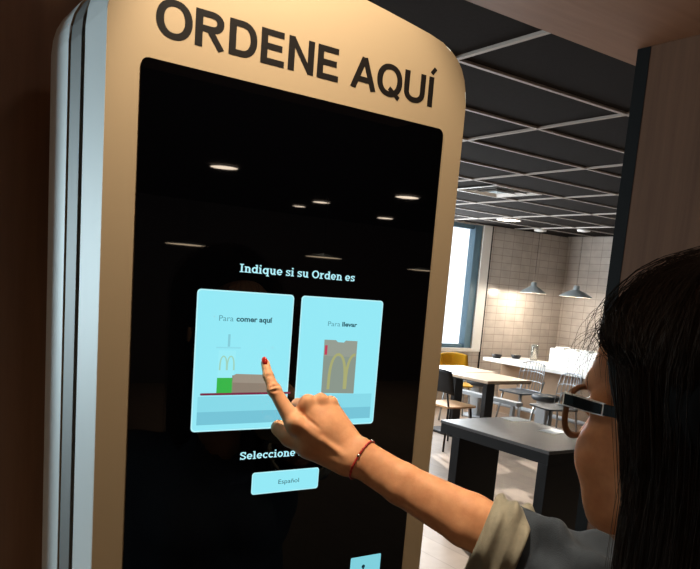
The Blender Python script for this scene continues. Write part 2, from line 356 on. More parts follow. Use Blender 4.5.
# air vent in the dark ceiling
M_vent = mat('vent white', 'd8d6d2', rough=.4)
t = thing('ceiling_vent', 'square white four-way air vent set in the dark tiled ceiling', 'air vent', (5.2, 5.27, ZC))
bm = bmesh.new()
for k, (r0, z0) in enumerate(((.29, -.004), (.215, -.012), (.14, -.02))):
    r1 = r0 - .035; z1 = z0 + .02
    for s in range(4):
        a = math.pi / 2 * s; R = Matrix.Rotation(a, 4, 'Z')
        vs = [bm.verts.new(R @ Vector(p)) for p in ((-r0, -r0, z0), (r0, -r0, z0), (r1, -r1, z1), (-r1, -r1, z1))]; bm.faces.new(vs)
obj('louvre', bm, M_vent, t)
bm = B(-.3, -.3, -.006, .3, -.285, .0); bx(bm, -.3, .285, -.006, .3, .3, .0); bx(bm, -.3, -.285, -.006, -.285, .285, 0); bx(bm, .285, -.285, -.006, .3, .285, 0)
obj('vent_frame', bm, M_vent, t)
obj('vent_core', B(-.06, -.06, -.01, .06, .06, -.006), mat('vent blue', '9fb4bd', rough=.3), t)
# ------------------------------------------------------------------ self-order kiosk
KY = .83; KX0, KX1, KXC = .2356, .7404, .488
M_gold = mat('warm satin metal', 'a48e71', rough=.42, metal=.2, spec=.5)
M_side = mat('pale grey side', 'e2ebed', rough=.45)
M_core = mat('grey core', '6a6c6b', rough=.5)
M_gloss = mat('black screen glass', '020203', rough=.015, spec=.5, ior=1.5)
def outline(inset=0.0, z0=.03):
    pts = [(0, 1.981), (.03, 1.9803), (.067, 1.9775), (.10, 1.9735), (.14, 1.968), (.175, 1.963), (.20, 1.9575), (.216, 1.9515), (.229, 1.943), (.239, 1.932), (.2465, 1.918), (.2507, 1.903), (.2522, 1.885)]
    right = [(KXC + x, z) for x, z in pts]; left = [(KXC - x, z) for x, z in pts[1:]][::-1]
    o = left + right; o += [(KXC + .2522, z0), (KXC - .2522, z0)]
    cz = 1.0; return [(KXC + (x - KXC) * (1 - inset / .25), (z - cz) * (1 - inset / .95) + cz) for x, z in o]
def two_tone_slab(name, y0, y1, parent, m_front, m_side):
    bm = prism_y(outline(), y0, y1, bev=.0025)
    o = obj(name, bm, m_front, parent); me = o.data; me.materials.append(m_side)
    for p in me.polygons:
        if abs(p.normal.y) < .8: p.material_index = 1
    return o
kiosk = thing('order_kiosk', 'tall free-standing self-order kiosk with tan front and black touch screen', 'kiosk', (KXC, .95, 0))
inv = Matrix.Translation((-KXC, -.95, 0))
def kpart(o):
    o.data.transform(inv); return o
kpart(two_tone_slab('front_shell', KY, KY + .083, kiosk, M_gold, M_side))['label'] = 'tan satin front panel with pale grey edge'
kpart(two_tone_slab('rear_shell', .988, 1.078, kiosk, M_gold, M_side))['label'] = 'matching rear panel with pale grey edge'
kpart(obj('core_column', prism_y(outline(.0022), .9375, .988, bev=.001), M_core, kiosk))
kpart(obj('shadow_gap', prism_y(outline(.006), KY + .083, .9375), M_blackm, kiosk))
kpart(obj('base_plate', B(KX0 - .05, KY + .004, 0, KX1 + .05, 1.12, .03, bev=.004), M_core, kiosk))
# glass
S = lambda u, w: (u * KY, CAM_Z + w * KY)
gx0, gx1, gz0, gz1 = .3288 * KY, .8462 * KY, 1.06, CAM_Z + .268 * KY
disp = kpart(obj('touch_screen', prism_y(rrect(gx0, gz0, gx1, gz1, .008), KY - .0016, KY + .003, bev=.0006), M_gloss, kiosk)); disp['label'] = 'glossy black glass touch screen'
GY = KY - .0016
def em(name, col, s=1.0): return mat(name, '050505', rough=.12, spec=.35, emit=col, estr=s)
E_card = em('screen cyan', '95e9f6'); E_edge = em('screen cyan edge', 'b9f3fa'); E_txt = em('screen white', 'b4eef8'); E_tint = em('screen teal', '87d9e8'); E_tint2 = em('screen teal dark', '76c4d7')
E_dark = em('screen dark type', '2b5a66'); E_grey = em('screen grey type', '5f9fac'); E_green = em('screen green', '39b54a'); E_box = em('screen box', '8d8072'); E_box2 = em('screen box top', '9c9183')
E_tray = em('screen maroon', '7a2c45'); E_bag = em('screen bag', '8b978c'); E_yel = em('screen arch', 'a9ab74'); E_red = em('screen red', 'c0405a'); E_faint = em('screen faint arch', '9fd2bd'); E_btn = em('screen button', '7fd0dd'); E_lid = em('screen lid', '8fdcea')
def flat(name, pts, m, lay, hole=None):
    y1 = GY - .00012 * lay
    return kpart(obj(name, prism_y(pts, y1 - .0001, y1), m, disp))
def px_poly(*q): return [tuple(on_kiosk(x, y)[[0, 2]]) for x, y in q]
def rect_px(x0, y0, x1, y1):
    a = on_kiosk(x0, y0); b = on_kiosk(x1, y1); return [(a[0], a[2]), (b[0], a[2]), (b[0], b[2]), (a[0], b[2])]
for n, (u0, u1) in enumerate(((.4205, .5792), (.5925, .7510))):
    x0, zt = S(u0, -.0243); x1, zb = S(u1, -.2330)
    flat('option_card', rrect(x0, zb, x1, zt, .005), E_edge, 1)
    flat('option_card_face', rrect(x0 + .0016, zb + .0016, x1 - .0016, zt - .0016, .004), E_card, 2)
ct = (.4205 * KY, .5792 * KY); c2 = (.5925 * KY, .7510 * KY)
zt1, zt2, zt3 = on_kiosk(210, 396.5)[2], on_kiosk(200, 412)[2], on_kiosk(198, 425)[2]
for a, b in ((ct[0] + .007, ct[1] - .007), (c2[0] + .007, c2[1] - .007)):
    flat('card_band', [(a, zt2), (b, zt2), (b, zt1), (a, zt1)], E_tint, 3); flat('card_band', [(a, zt3), (b, zt3), (b, zt2), (a, zt2)], E_tint2, 3)
# meal picture: tray, drink cup with arches, sandwich box
tz = on_kiosk(230, 393.6)[2]; tx0 = on_kiosk(199.3, 393.6)[0]; tx1 = ct[1] + .004
flat('tray_picture', rrect(tx0, tz - .0014, tx1, tz + .0014, .0013), E_tray, 6)
def arches(name, x0, x1, z0, z1, w, m, lay, half=False, lean=0):
    """two joined tall arches, stroke width w"""
    mid = (x0 + x1) / 2; n = 14; bm = bmesh.new(); y1 = GY - .00012 * lay
    def arch(a, b):
        out, inn = [], []; c = (a + b) / 2
        for k in range(n + 1):
            t = math.pi * k / n
            for lst, ra, top in ((out, (b - a) / 2, z1), (inn, (b - a) / 2 - w, z1 - w * .8)):
                x = c - ra * math.cos(t); z = z0 + (top - z0) * math.sin(t) ** .62
                lst.append((x, z))
        return out, inn
    for q_, (a, b) in enumerate(((x0, mid + w * .35), (mid - w * .35, x1))):
        o_, i_ = arch(a, b); vo = [bm.verts.new((x + lean * (z - z0), y1, z)) for x, z in o_]; vi = [bm.verts.new((x + lean * (z - z0), y1, z)) for x, z in i_]
        for k in range(n // 2 if half and q_ else n): bm.faces.new((vo[k], vo[k + 1], vi[k + 1], vi[k]))
    return kpart(obj(name, bm, m, disp))
flat('cup_sleeve_picture', rect_px(216.3, 377.6, 231.5, 392.6), E_green, 5)
flat('cup_picture', px_poly((218, 350), (235.5, 350.5), (232.5, 377.6), (216.6, 377.6)), em('screen cup', '9becf7'), 4)
flat('cup_lid_picture', rect_px(215.5, 346.5, 240, 348.4), E_lid, 5)
flat('straw_picture', rect_px(227.6, 334, 229.2, 346.5), em('screen straw', '84cbd8'), 5)
a_, b_ = on_kiosk(218, 370), on_kiosk(234.5, 355.5); arches('arch_logo', a_[0], b_[0], a_[2], b_[2], .0021, E_faint, 6)
flat('sandwich_box_picture', rect_px(231.5, 375, 271, 392.4), E_box, 5)
flat('sandwich_box_lid_picture', px_poly((232.8, 375), (235.5, 373.6), (270, 374.6), (271, 383.3), (231.6, 382.2)), E_box2, 6)
# take-away bag with arches
bg = px_poly((323.7, 339.4), (335.2, 339.9), (337, 342), (343.2, 342.4), (345, 340.4), (356.6, 341), (352.6, 393.2), (320.2, 392.8))
flat('bag_picture', bg, E_bag, 4)
flat('bag_fold_picture', px_poly((323.7, 339.4), (335.2, 339.9), (337, 342), (343.2, 342.4), (345, 340.4), (356.6, 341), (355.3, 357), (322.7, 355.6)), em('screen bag fold', '969d92'), 5)
flat('bag_mark', rect_px(324.3, 345, 326, 354.5), E_red, 6)
a_, b_ = on_kiosk(325.5, 389), on_kiosk(363.5, 354); arches('arch_logo', a_[0], b_[0], a_[2], b_[2] + .001, .0045, E_yel, 6, half=True)
# lettering
M_letter = mat('dark brown lettering', '100b08', rough=.7, spec=.15)
o = kpart(glyphs('panel_lettering', 'ORDENE AQU\u00cd', grotesque, .2865, .6815, 1.8706, .0392, KY - .0003, M_letter, kiosk)); o['label'] = 'dark brown capital lettering across the top panel'
def stext(name, s, u0, u1, w0, cap, m, bold, lay=4):
    return kpart(text(name, s, u0 * KY, u1 * KY, CAM_Z + w0 * KY, cap, GY - .00012 * lay, m, disp, bold=bold, depth=.0001))
gt = lambda s, x0, x1, z0, cap: kpart(glyphs('screen_lettering', s, slab, x0, x1, z0, cap, GY - .0006, E_txt, disp))
gt('Indique si su Orden es', .4836 * KY, .6893 * KY, CAM_Z + .0036 * KY, .0100)
p0, p1, p2 = on_kiosk(218.3, 320.6), on_kiosk(232.7, 320.8), on_kiosk(235.6, 321); p3 = on_kiosk(271.5, 322.3)
K1 = lambda p: p / KY
stext('screen_lettering', 'Para', p0[0] / KY, p1[0] / KY, (p0[2] - CAM_Z) / KY, .0068, E_grey, .0)
stext('screen_lettering', 'comer aqu\u00ed', p2[0] / KY, p3[0] / KY, (p0[2] - CAM_Z) / KY, .0068, E_dark, .03)
q0, q1, q2, q3 = on_kiosk(327, 325.8), on_kiosk(339.3, 326), on_kiosk(341.3, 326), on_kiosk(356.2, 326)
stext('screen_lettering', 'Para', q0[0] / KY, q1[0] / KY, (q0[2] - CAM_Z) / KY, .0062, E_grey, .0)
stext('screen_lettering', 'llevar', q2[0] / KY, q3[0] / KY, (q0[2] - CAM_Z) / KY, .0062, E_dark, .03)
r0 = on_kiosk(238.6, 459.6); r1 = on_kiosk(294.5, 455.6)
gt('Seleccione', r0[0], r1[0], r0[2], .0100)
r2 = on_kiosk(297.5, 455)
gt('idioma', r2[0], r2[0] + (r1[0] - r0[0]) * .62, r0[2], .0100)
x0, zt = S(.5258, -.3024); x1, zb = S(.6486, -.3380)
flat('language_button', rrect(x0, zb, x1, zt, .004), E_edge, 1); flat('language_button_face', rrect(x0 + .0012, zb + .0012, x1 - .0012, zt - .0012, .003), E_card, 2)
s0, s1 = on_kiosk(277.5, 483.5), on_kiosk(298, 481.5)
stext('screen_lettering', 'Espa\u00f1ol', s0[0] / KY, s1[0] / KY, (s0[2] - CAM_Z) / KY, .0058, E_dark, .0)
x0, zt = S(.7289, -.4722); x1, zb = S(.7944, -.540)
flat('access_button', rrect(x0, zb, x1, zt, .002), E_btn, 1)
# wheelchair symbol
bm = bmesh.new(); cx = x0 + (x1 - x0) * .43; y1 = GY - .0004
def disc(bm, cx, cz, r, n=14):
    bm.faces.new([bm.verts.new((cx + r * math.cos(2 * math.pi * k / n), y1, cz + r * math.sin(2 * math.pi * k / n))) for k in range(n)])
def bar(bm, a, b, w):
    d = Vector((b[0] - a[0], b[1] - a[1])).normalized(); n = Vector((-d.y, d.x)) * w / 2
    bm.faces.new([bm.verts.new((p[0] + s * n.x, y1, p[1] + s * n.y)) for p, s in ((a, 1), (a, -1), (b, -1), (b, 1))])
disc(bm, cx, zt - .016, .0030); bar(bm, (cx, zt - .019), (cx + .001, zt - .031), .0036); bar(bm, (cx, zt - .024), (cx + .008, zt - .024), .0022)
bar(bm, (cx, zt - .031), (cx + .009, zt - .031), .003); bar(bm, (cx + .008, zt - .031), (cx + .012, zt - .040), .003)
for k in range(14):
    a, b = [math.radians(100 + 250 * (k + j) / 14) for j in (0, 1)]
    bar(bm, (cx + .009 * math.cos(a), zt - .036 + .009 * math.sin(a)), (cx + .009 * math.cos(b), zt - .036 + .009 * math.sin(b)), .0022)
kpart(obj('wheelchair_symbol', bm, em('screen symbol', '123038'), disp))
# ------------------------------------------------------------------ the woman at the kiosk
M_skin = mat('skin', 'dc9f74', rough=.55, spec=.25, sss=.12, noise=(55, 'c98a62'), bump=(420, .12, .0006))
M_hair = mat('hair', '060404', rough=.75, spec=.1)
M_nail = mat('red nail polish', 'b3261c', rough=.18, coat=.5)
M_cord = mat('red cord', 'a3211a', rough=.6)
M_bead = mat('silver bead', 'd8d4cf', rough=.25, metal=.8)
M_denim = mat('grey denim', '343b44', rough=.9, sheen=.05, noise=(38, '292f37'), bump=(700, .5, .0012))
M_cuff = mat('cuff olive grey', '8f8775', rough=.9, sheen=.05, noise=(60, '7c7565'), bump=(700, .5, .0012))
M_trouser = mat('dark trousers', '1d222b', rough=.8); M_shoe = mat('shoe', '26211f', rough=.5)
M_acet = mat('brown acetate', '8c6242', rough=.3, noise=(60, '6b4830')); M_temple = mat('black temple', '05060a', rough=.5, spec=.12); M_silver = mat('silver metal', 'ffffff', rough=.3, metal=0)
M_lens = mat('spectacle lens', 'd8e0e2', rough=.01, spec=.6, alpha=.10)
M_eye = mat('eye white', 'e8e0d8', rough=.2); M_iris = mat('iris', '2a1810', rough=.15); M_lip = mat('lips', '9a5448', rough=.4)
FWD = Vector((-math.sin(math.radians(0)), math.cos(math.radians(0)), 0)); RGT = Vector((FWD.y, -FWD.x, 0)); UP = Vector((0, 0, 1))
HC = Vector((.6150, .3512, 1.5275))
def HL(x, y, z): return HC + RGT * x + FWD * y + UP * z           # head-local point
person = thing('person', 'woman with long dark hair and brown glasses tapping the kiosk screen', 'person', (HC.x, HC.y - .02, 0))
off = np.array([HC.x, HC.y - .02, 0.0]); offV = Vector(off)
Mh = np.array([[RGT.x, FWD.x, 0], [RGT.y, FWD.y, 0], [0, 0, 1]]); hc = np.array(HC)
# --- head and neck, in head-local coordinates
f = Field((-.10, -.125, -.30), (.10, .14, .14), .0025)
f.D[:] = f.d_ell((0, -.014, .032), (.074, .093, .085))
f.ell((0, .028, -.030), (.064, .058, .088), .012)
for s in (-1, 1):
    f.cone((s * .050, -.005, -.058), (s * .022, .062, -.098), .017, .017, .02)
    f.ell((s * .038, .052, -.040), (.030, .034, .038), .014)
    f.ell((s * .045, .058, .006), (.016, .018, .014), .012)
f.ell((0, .066, -.098), (.022, .018, .018), .014)
f.cone((-.036, .080, .024), (.036, .080, .024), .009, .009, .014)
f.ell((0, .062, .045), (.052, .028, .04), .02)
for s in (-1, 1): f.cut(f.d_ell((s * .032, .101, .002), (.017, .016, .013)), .010)
for s in (-1, 1): f.ell((s * .031, .0775, .0005), (.0145, .0125, .0115), .002)
f.cone((0, .086, .008), (0, .109, -.036), .0065, .0095, .008)
for s in (-1, 1): f.ell((s * .0105, .099, -.041), (.0075, .0095, .0065), .005)
f.ell((0, .079, -.064), (.024, .014, .014), .010)
f.ell((0, .0915, -.0655), (.020, .0065, .0050), .003); f.ell((0, .0900, -.0760), (.017, .0070, .0058), .003)
f.cut(f.d_ell((0, .0985, -.0705), (.024, .006, .0012)), .002)
for s in (-1, 1): f.ell((s * .034, .046, -.078), (.026, .027, .030), .014)
for s in (-1, 1):
    f.ell((s * .076, -.010, -.008), (.008, .018, .030), .006); f.cut(f.d_ell((s * .086, -.006, -.006), (.006, .010, .018)), .004)
f.cone((0, -.024, -.06), (0, -.040, -.20), .050, .050, .025); f.cone((0, -.040, -.20), (0, -.05, -.30), .052, .075, .02)
V1, F1 = f.mesh(); V1 = V1 @ Mh.T + hc
# --- pointing hand and forearm (right arm), world coordinates
W = lambda x, y, d: at(x, y, d)
wr, el = W(363, 459.5, .925), W(531, 552, .885); shR = np.array(HL(.168, -.03, -.262)); shL = np.array(HL(-.168, -.03, -.262))
lo = np.array([.36, .50, 1.22]); hi = np.array([.74, .845, 1.56])
f = Field(W(262, 470, .93) * 0 + np.array([.405, .545, 1.275]), np.array([.685, .832, 1.545]), .0016)
f.D[:] = f.d_cone(W(295, 425, .921), W(274.3, 390, .922), .0112, .0080)                        # index, proximal
f.cone(W(274.3, 390, .922), W(268.3, 376, .927), .0077, .0066, .003)
f.cone(W(268.3, 376, .927), W(265.2, 363, .9335), .0065, .0054, .003)
f.ell(W(274.3, 390, .921), (.0084,) * 3, .004); f.ell(W(297, 424, .919), (.0122,) * 3, .006)
mc = {'m': W(307, 405, .922), 'r': W(321, 403.5, .928), 'p': W(331, 406, .938)}
f.cone(W(350, 462, .925), W(297, 424, .921), .0150, .0112, .010)
f.cone(W(354, 458, .922), mc['m'], .0145, .0108, .010)
f.cone(W(357, 455, .926), mc['r'], .0140, .0104, .010)
f.cone(W(359, 452, .930), mc['p'], .0130, .0096, .010)
f.ell(W(322, 432, .928), (.026, .020, .024), .014)
# curled middle, ring and little fingers
for k, (m_, a, b, c, r) in enumerate(((mc['m'], W(298, 405.5, .950), W(298, 426, .958), W(308, 438, .947), .0092), (mc['r'], W(318, 408, .965), W(312, 428, .968), W(320, 438, .953), .0088), (mc['p'], W(328, 410, .973), W(323, 430, .976), W(330, 440, .962), .0078))):
    g = f.d_cone(m_, a, r * 1.12, r); g = smin(g, f.d_cone(a, b, r, r * .92), .002); g = smin(g, f.d_cone(b, c, r * .9, r * .78), .002)
    f.add(g, .0035)
# thumb
f.cone(W(342, 460, .926), W(309, 446, .931), .0170, .0160, .012)
f.cone(W(309, 446, .931), W(290, 437, .942), .0145, .0128, .006)
f.cone(W(290, 437, .942), W(279, 428, .950), .0125, .0106, .003)
# knuckles, the tendon of the index finger and the creases beside it
def probe(f, p):
    q = np.clip(np.round((p - f.lo) / f.h).astype(int), 0, f.n - 1); return float(f.D[tuple(q)])
def surf(x, y, deeper=0.0):
    d = .86
    while d < .99 and probe(f, W(x, y, d)) > 0: d += .0004
    return W(x, y, d + deeper)
for x, y, r in ((308, 400, .0070), (321, 398.5, .0068), (331.5, 401, .0062), (296, 422, .0075)): f.ell(surf(x, y, .0048), (r,) * 3, .006)
f.add(f.d_cone(surf(301, 425, .0018), surf(322, 440, .0020), .0020, .0020), .006); f.add(f.d_cone(surf(322, 440, .0020), surf(343, 455, .0024), .0020, .0022), .006)
f.cut(f.d_cone(surf(290, 402, -.0014), surf(303, 415, -.0010), .0018, .0014), .003); f.cut(f.d_cone(surf(303, 415, -.0012), surf(320, 429, -.0015), .0013, .0010), .003)
for a, b in (((270.5, 387), (278.5, 385.5)), ((270.2, 391.5), (280, 390)), ((266, 376.5), (271, 375.5))): f.cut(f.d_cone(surf(*a, -.0008), surf(*b, -.0008), .0013, .0013), .0018)
f.ell(W(364, 445, .919), (.008,) * 3, .012)                                                           # wrist bone
f.cone(W(354, 460, .923), W(372, 464, .924), .0165, .0165, .014)
n_ = RW.T @ np.array([-.45, .89, 0])
for s in (-1, 1):
    o_ = n_ * s * .0060
    a_, b_ = W(402, 484, .916), W(468, 520, .900); f.cone(wr + o_, a_ + o_, .0178, .0200, .006); f.cone(a_ + o_, b_ + o_ * 1.2, .0200, .0262, .006); f.cone(b_ + o_ * 1.2, el + o_, .0262, .030, .006)
V2, F2 = f.mesh(); fh = f
# --- rest of the body, coarse
hip = np.array([off[0], off[1], .0]); Rt = np.array(RGT); Fw = np.array(FWD)
f = Field(off + np.array([-.36, -.30, .03]), off + np.array([.40, .34, 1.36]), .008)
sh0 = np.array(HL(0, -.045, 0)); P = lambda x, y, z: sh0 + Rt * x + Fw * y + np.array([0, 0, z - sh0[2]])
f.D[:] = f.d_cone(P(-.10, 0, 1.16), P(.10, 0, 1.16), .085, .085)
f.cone(P(-.075, 0, 1.02), P(.075, 0, 1.02), .075, .075, .05); f.cone(P(-.08, 0, .86), P(.08, 0, .86), .09, .09, .06)
for s in (-1, 1): f.ell(P(s * .075, .07, 1.13), (.06, .05, .06), .03)
f.cone(P(-.13, 0, 1.255), P(.13, 0, 1.255), .04, .04, .04); f.cone(P(0, 0, 1.25), P(0, .0, 1.33), .06, .05, .03)
for s in (-1, 1):
    f.cone(P(s * .085, 0, .84), P(s * .09, .01, .47), .080, .052, .03); f.cone(P(s * .09, .01, .47), P(s * .09, -.01, .10), .050, .034, .01)
    f.cone(P(s * .09, -.02, .055), P(s * .10, .12, .045), .034, .026, .01)
f.cone(shR, el, .040, .031, .03)
elL = np.array(HL(-.215, -.06, -.52)); wrL = np.array(HL(-.225, .02, -.74))
f.cone(shL, elL, .042, .034, .03); f.cone(elL, wrL, .034, .024, .01)
hd = wrL + np.array([0, .01, -.08]); f.cone(wrL, hd, .022, .026, .015)
V3, F3 = f.mesh()
# relaxed left hand: four fingers and a thumb
f = Field(hd - np.array([.07, .07, .12]), hd + np.array([.07, .08, .08]), .0025)
f.D[:] = f.d_cone(wrL, wrL + np.array([0, .005, -.02]), .022, .021)
for k in range(4):
    b_ = wrL + np.array([-.004 * k + .004, .028 - .019 * k, -.085]); f.cone(wrL + np.array([0, .012 - .008 * k, -.01]), b_, .014, .0105, .01)
    L_ = (.040, .045, .042, .033)[k]; m_ = b_ + np.array([.006, .004, -L_]); f.cone(b_, m_, .0098, .0085, .003); f.cone(m_, m_ + np.array([.016, .004, -L_ * .8]), .0083, .0065, .003)
tb = wrL + np.array([.006, .030, -.03]); tm = wrL + np.array([.012, .052, -.065]); f.cone(wrL + np.array([0, .01, -.01]), tb, .016, .014, .01); f.cone(tb, tm, .012, .010, .004); f.cone(tm, tm + np.array([.006, .008, -.028]), .0098, .0078, .003)
V4, F4 = f.mesh()
V = np.concatenate([V1, V2, V3, V4]) - off; o1 = len(V1); o2 = o1 + len(V2); o3 = o2 + len(V3)
body = np_mesh('body', V, np.concatenate([F1, F2 + o1, F3 + o2, F4 + o3]), M_skin, person)
# --- eyes and lips
for s in (-1, 1):
    e = obj('eye', lathe(bmesh.new(), [(0, -.0115)] + [(.0115 * math.sin(math.pi * k / 10), -.0115 * math.cos(math.pi * k / 10)) for k in range(1, 10)] + [(0, .0115)], seg=20), M_eye, person, True)
    e.location = HL(s * .031, .0795, .001) - offV
    bm = lathe(bmesh.new(), [(0, .0003), (.0052, 0.0)], seg=18); bmesh.ops.rotate(bm, verts=bm.verts, matrix=Matrix.Rotation(-math.pi / 2, 3, 'X')); bmesh.ops.translate(bm, verts=bm.verts, vec=(0, .0117, 0))
    i_ = obj('iris', bm, M_iris, e); i_.rotation_euler = (0, 0, 0)
# --- red nail on the pointing finger, white reflection-free plain polish
tip = W(264.6, 360.8, .9280); Fh = Field(tip - .012, tip + .012, .0008)
Ax = W(266, 360, .93) - W(270, 376, .927); Ax /= np.linalg.norm(Ax); Nn = -RW.T @ np.array([.18, 0, 1.0]); Nn -= Ax * (Nn @ Ax); Nn /= np.linalg.norm(Nn); Bn = np.cross(Ax, Nn)
Fh.D[:] = Fh.d_ell(tip, (.0040, .0055, .0017), M=np.array([Bn, Ax, Nn]))
Vn, Fn = Fh.mesh(); np_mesh('fingernail', Vn - off, Fn, M_nail, person, label='short red painted nail on the index finger')
# --- red cord bracelet with two beads
axis = (W(408, 486, .915) - wr); axis /= np.linalg.norm(axis); cc = W(363, 459.5, .925)
toc = -(RW.T @ np.array([0, 0, 1.0])); toc -= axis * (toc @ axis); toc /= np.linalg.norm(toc); side = np.cross(axis, toc)
bp_ = []
for k in range(48):
    a = 2 * math.pi * k / 48; dr = side * math.cos(a) + toc * math.sin(a); rr = .045; base = cc - axis * (.005 * math.sin(a))
    while rr > .01 and probe(fh, base + dr * rr) > .0012: rr -= .0003
    bp_.append(base + dr * rr - off)
bp_ = [(bp_[i - 1] + bp_[i] * 2 + bp_[(i + 1) % 48]) / 4 for i in range(48)]
bm = bmesh.new()
for ph in (0, math.pi):
    tw = [p + (side * math.cos(14 * 2 * math.pi * i / 48 + ph) + axis * math.sin(14 * 2 * math.pi * i / 48 + ph)) * .0006 for i, p in enumerate(bp_)]
    tube(bm, tw + [tw[0]], .0010, 6, cap=False)
br = obj('bracelet', bm, M_cord, person, True, label='thin red cord bracelet round the wrist')
cs_ = sorted(range(48), key=lambda i: float((bp_[i] + off - CAM) @ RW[1]))
for i in (cs_[0], 13):
    bead = obj('bead', lathe(bmesh.new(), [(0, -.0022), (.0015, -.0015), (.0022, 0), (.0015, .0015), (0, .0022)], seg=14), M_bead, br, True); bead.location = Vector(bp_[i])
# --- hair: cap and long fall, then strands
f = Field((-.135, -.16, -.47), (.135, .13, .175), .004)
f.D[:] = f.d_ell((0, -.016, .040), (.091, .112, .099))
cyl = np.sqrt((f.X / .088) ** 2 + ((f.Y + .030) / .090) ** 2) - 1; cyl = cyl * .088
cyl = cyl + .003 * np.sin(np.arctan2(f.Y + .03, f.X) * 7 + f.Z * 5)
zc = np.abs(f.Z + .20) - .24; col = smax(cyl + 0 * f.Z, zc + 0 * cyl, .03); f.add(col, .03)
f.cut(f.d_ell((0, .13, -.02), (.15, .13, .12)), .010)                                # the face
f.cut(np.maximum(-(f.Y + .002), f.Z + .01) + 0 * f.X, .015)       # open below the chin
f.cut(f.d_ell((0, -.02, -.10), (.070, .062, .16)), .01)
Vh, Fq = f.mesh(); Vh = Vh @ Mh.T + hc - off
hair = np_mesh('hair', Vh, Fq, M_hair, person, label='long straight dark brown hair')
bm_pts = []; bm_f = []
def strand(pts, r):
    base = len(bm_pts); n = len(pts)
    for i, p in enumerate(pts):
        t = pts[min(i + 1, n - 1)] - pts[max(i - 1, 0)]; t = t / (np.linalg.norm(t) + 1e-9); a = np.cross(t, (.3, .5, .81)); a /= np.linalg.norm(a) + 1e-9; b = np.cross(t, a); rr = r * (1 - .75 * (i / (n - 1)) ** 3)
        for k in range(3):
            q = 2 * math.pi * k / 3; bm_pts.append(p + (a * math.cos(q) + b * math.sin(q)) * rr)
    for i in range(n - 1):
        for k in range(3): bm_f.append((base + i * 3 + k, base + i * 3 + (k + 1) % 3, base + i * 3 + 3 + (k + 1) % 3, base + i * 3 + 3 + k))
def hp(phi, th, lift):                                           # phi from forward towards her right, th polar
    e = (.093 + lift, .113 + lift, .101 + lift)
    return np.array([e[0] * math.sin(th) * math.sin(phi), -.016 + e[1] * math.sin(th) * math.cos(phi), .040 + e[2] * math.cos(th)])
for k in range(6500):
    phi = rng.uniform(-math.pi, math.pi); lift = rng.uniform(-.001, .0045); fly = rng.random() < .05
    if fly: lift += rng.uniform(.002, .010)
    endphi = phi if abs(phi) > 1.35 else math.copysign(1.24 + .3 * rng.random(), phi)
    th0 = rng.uniform(.05, 1.0) if rng.random() < .6 else .05; pts = []; w1, w2 = rng.uniform(0, 6.3, 2); amp = rng.uniform(.0005, .0025) * (3 if fly else 1)
    n = 15; L = rng.uniform(.20, .42)
    for i in range(n):
        t = i / (n - 1)
        if t < .5:
            u = t / .5; th = th0 + (1.5 - th0) * u; ph = phi + (endphi - phi) * u ** 1.2; p = hp(ph, th, lift)
            if abs(phi) < 1.35: p[1] = min(p[1], .075 - .02 * u); 
        else:
            u = (t - .5) / .5; x, y = .089 + lift, .091 + lift; z = .047 - L * u
            q = np.array([x * math.sin(endphi), -.030 + y * math.cos(endphi), z]); e_ = hp(endphi, 1.5, lift); m = min(1, u * 3.5); p = np.array([e_[0] * (1 - m) + q[0] * m, e_[1] * (1 - m) + q[1] * m, z])
        p = p + amp * np.array([math.sin(w1 + 7 * t), math.sin(w2 + 6 * t), .4 * math.sin(w1 + 9 * t)])
        pts.append(Mh @ p + hc - off)
    strand(pts, rng.uniform(.00018, .00042))
# loose wisps at the temple and short lifted hairs over the crown
for k in range(24):
    z0 = rng.uniform(.055, .105); s = -1 if k % 4 else 1; x0 = s * rng.uniform(.045, .075); y0 = rng.uniform(.02, .06); out = rng.uniform(.006, .028); L = rng.uniform(.03, .08); pts = []
    for i in range(12):
        t = i / 11; p = np.array([x0 + s * out * .7 * math.sin(t * 2.6), y0 + out * math.sin(t * 2.4) + .012 * t, z0 - L * t + .012 * math.sin(t * 3)]); pts.append(Mh @ p + hc - off)
    strand(pts, .0002)
for k in range(420):
    phi = rng.uniform(-math.pi, math.pi); th = rng.uniform(.0, 1.25); pts = []; dphi = rng.uniform(-.25, .25); l1 = rng.uniform(.003, .014); L = rng.uniform(.25, .6)
    for i in range(9):
        t = i / 8; pts.append(Mh @ hp(phi + dphi * t, th + L * t, .001 + l1 * math.sin(t * 2.4)) + hc - off)
    strand(pts, rng.uniform(.00015, .0003))
Vs = np.array(bm_pts); st = np_mesh('hair_strands', Vs, np.array(bm_f), mat('hair strand', '120a05', rough=.6, spec=.14, noise=(9, '301e10')), hair); tag(st, kind='stuff')
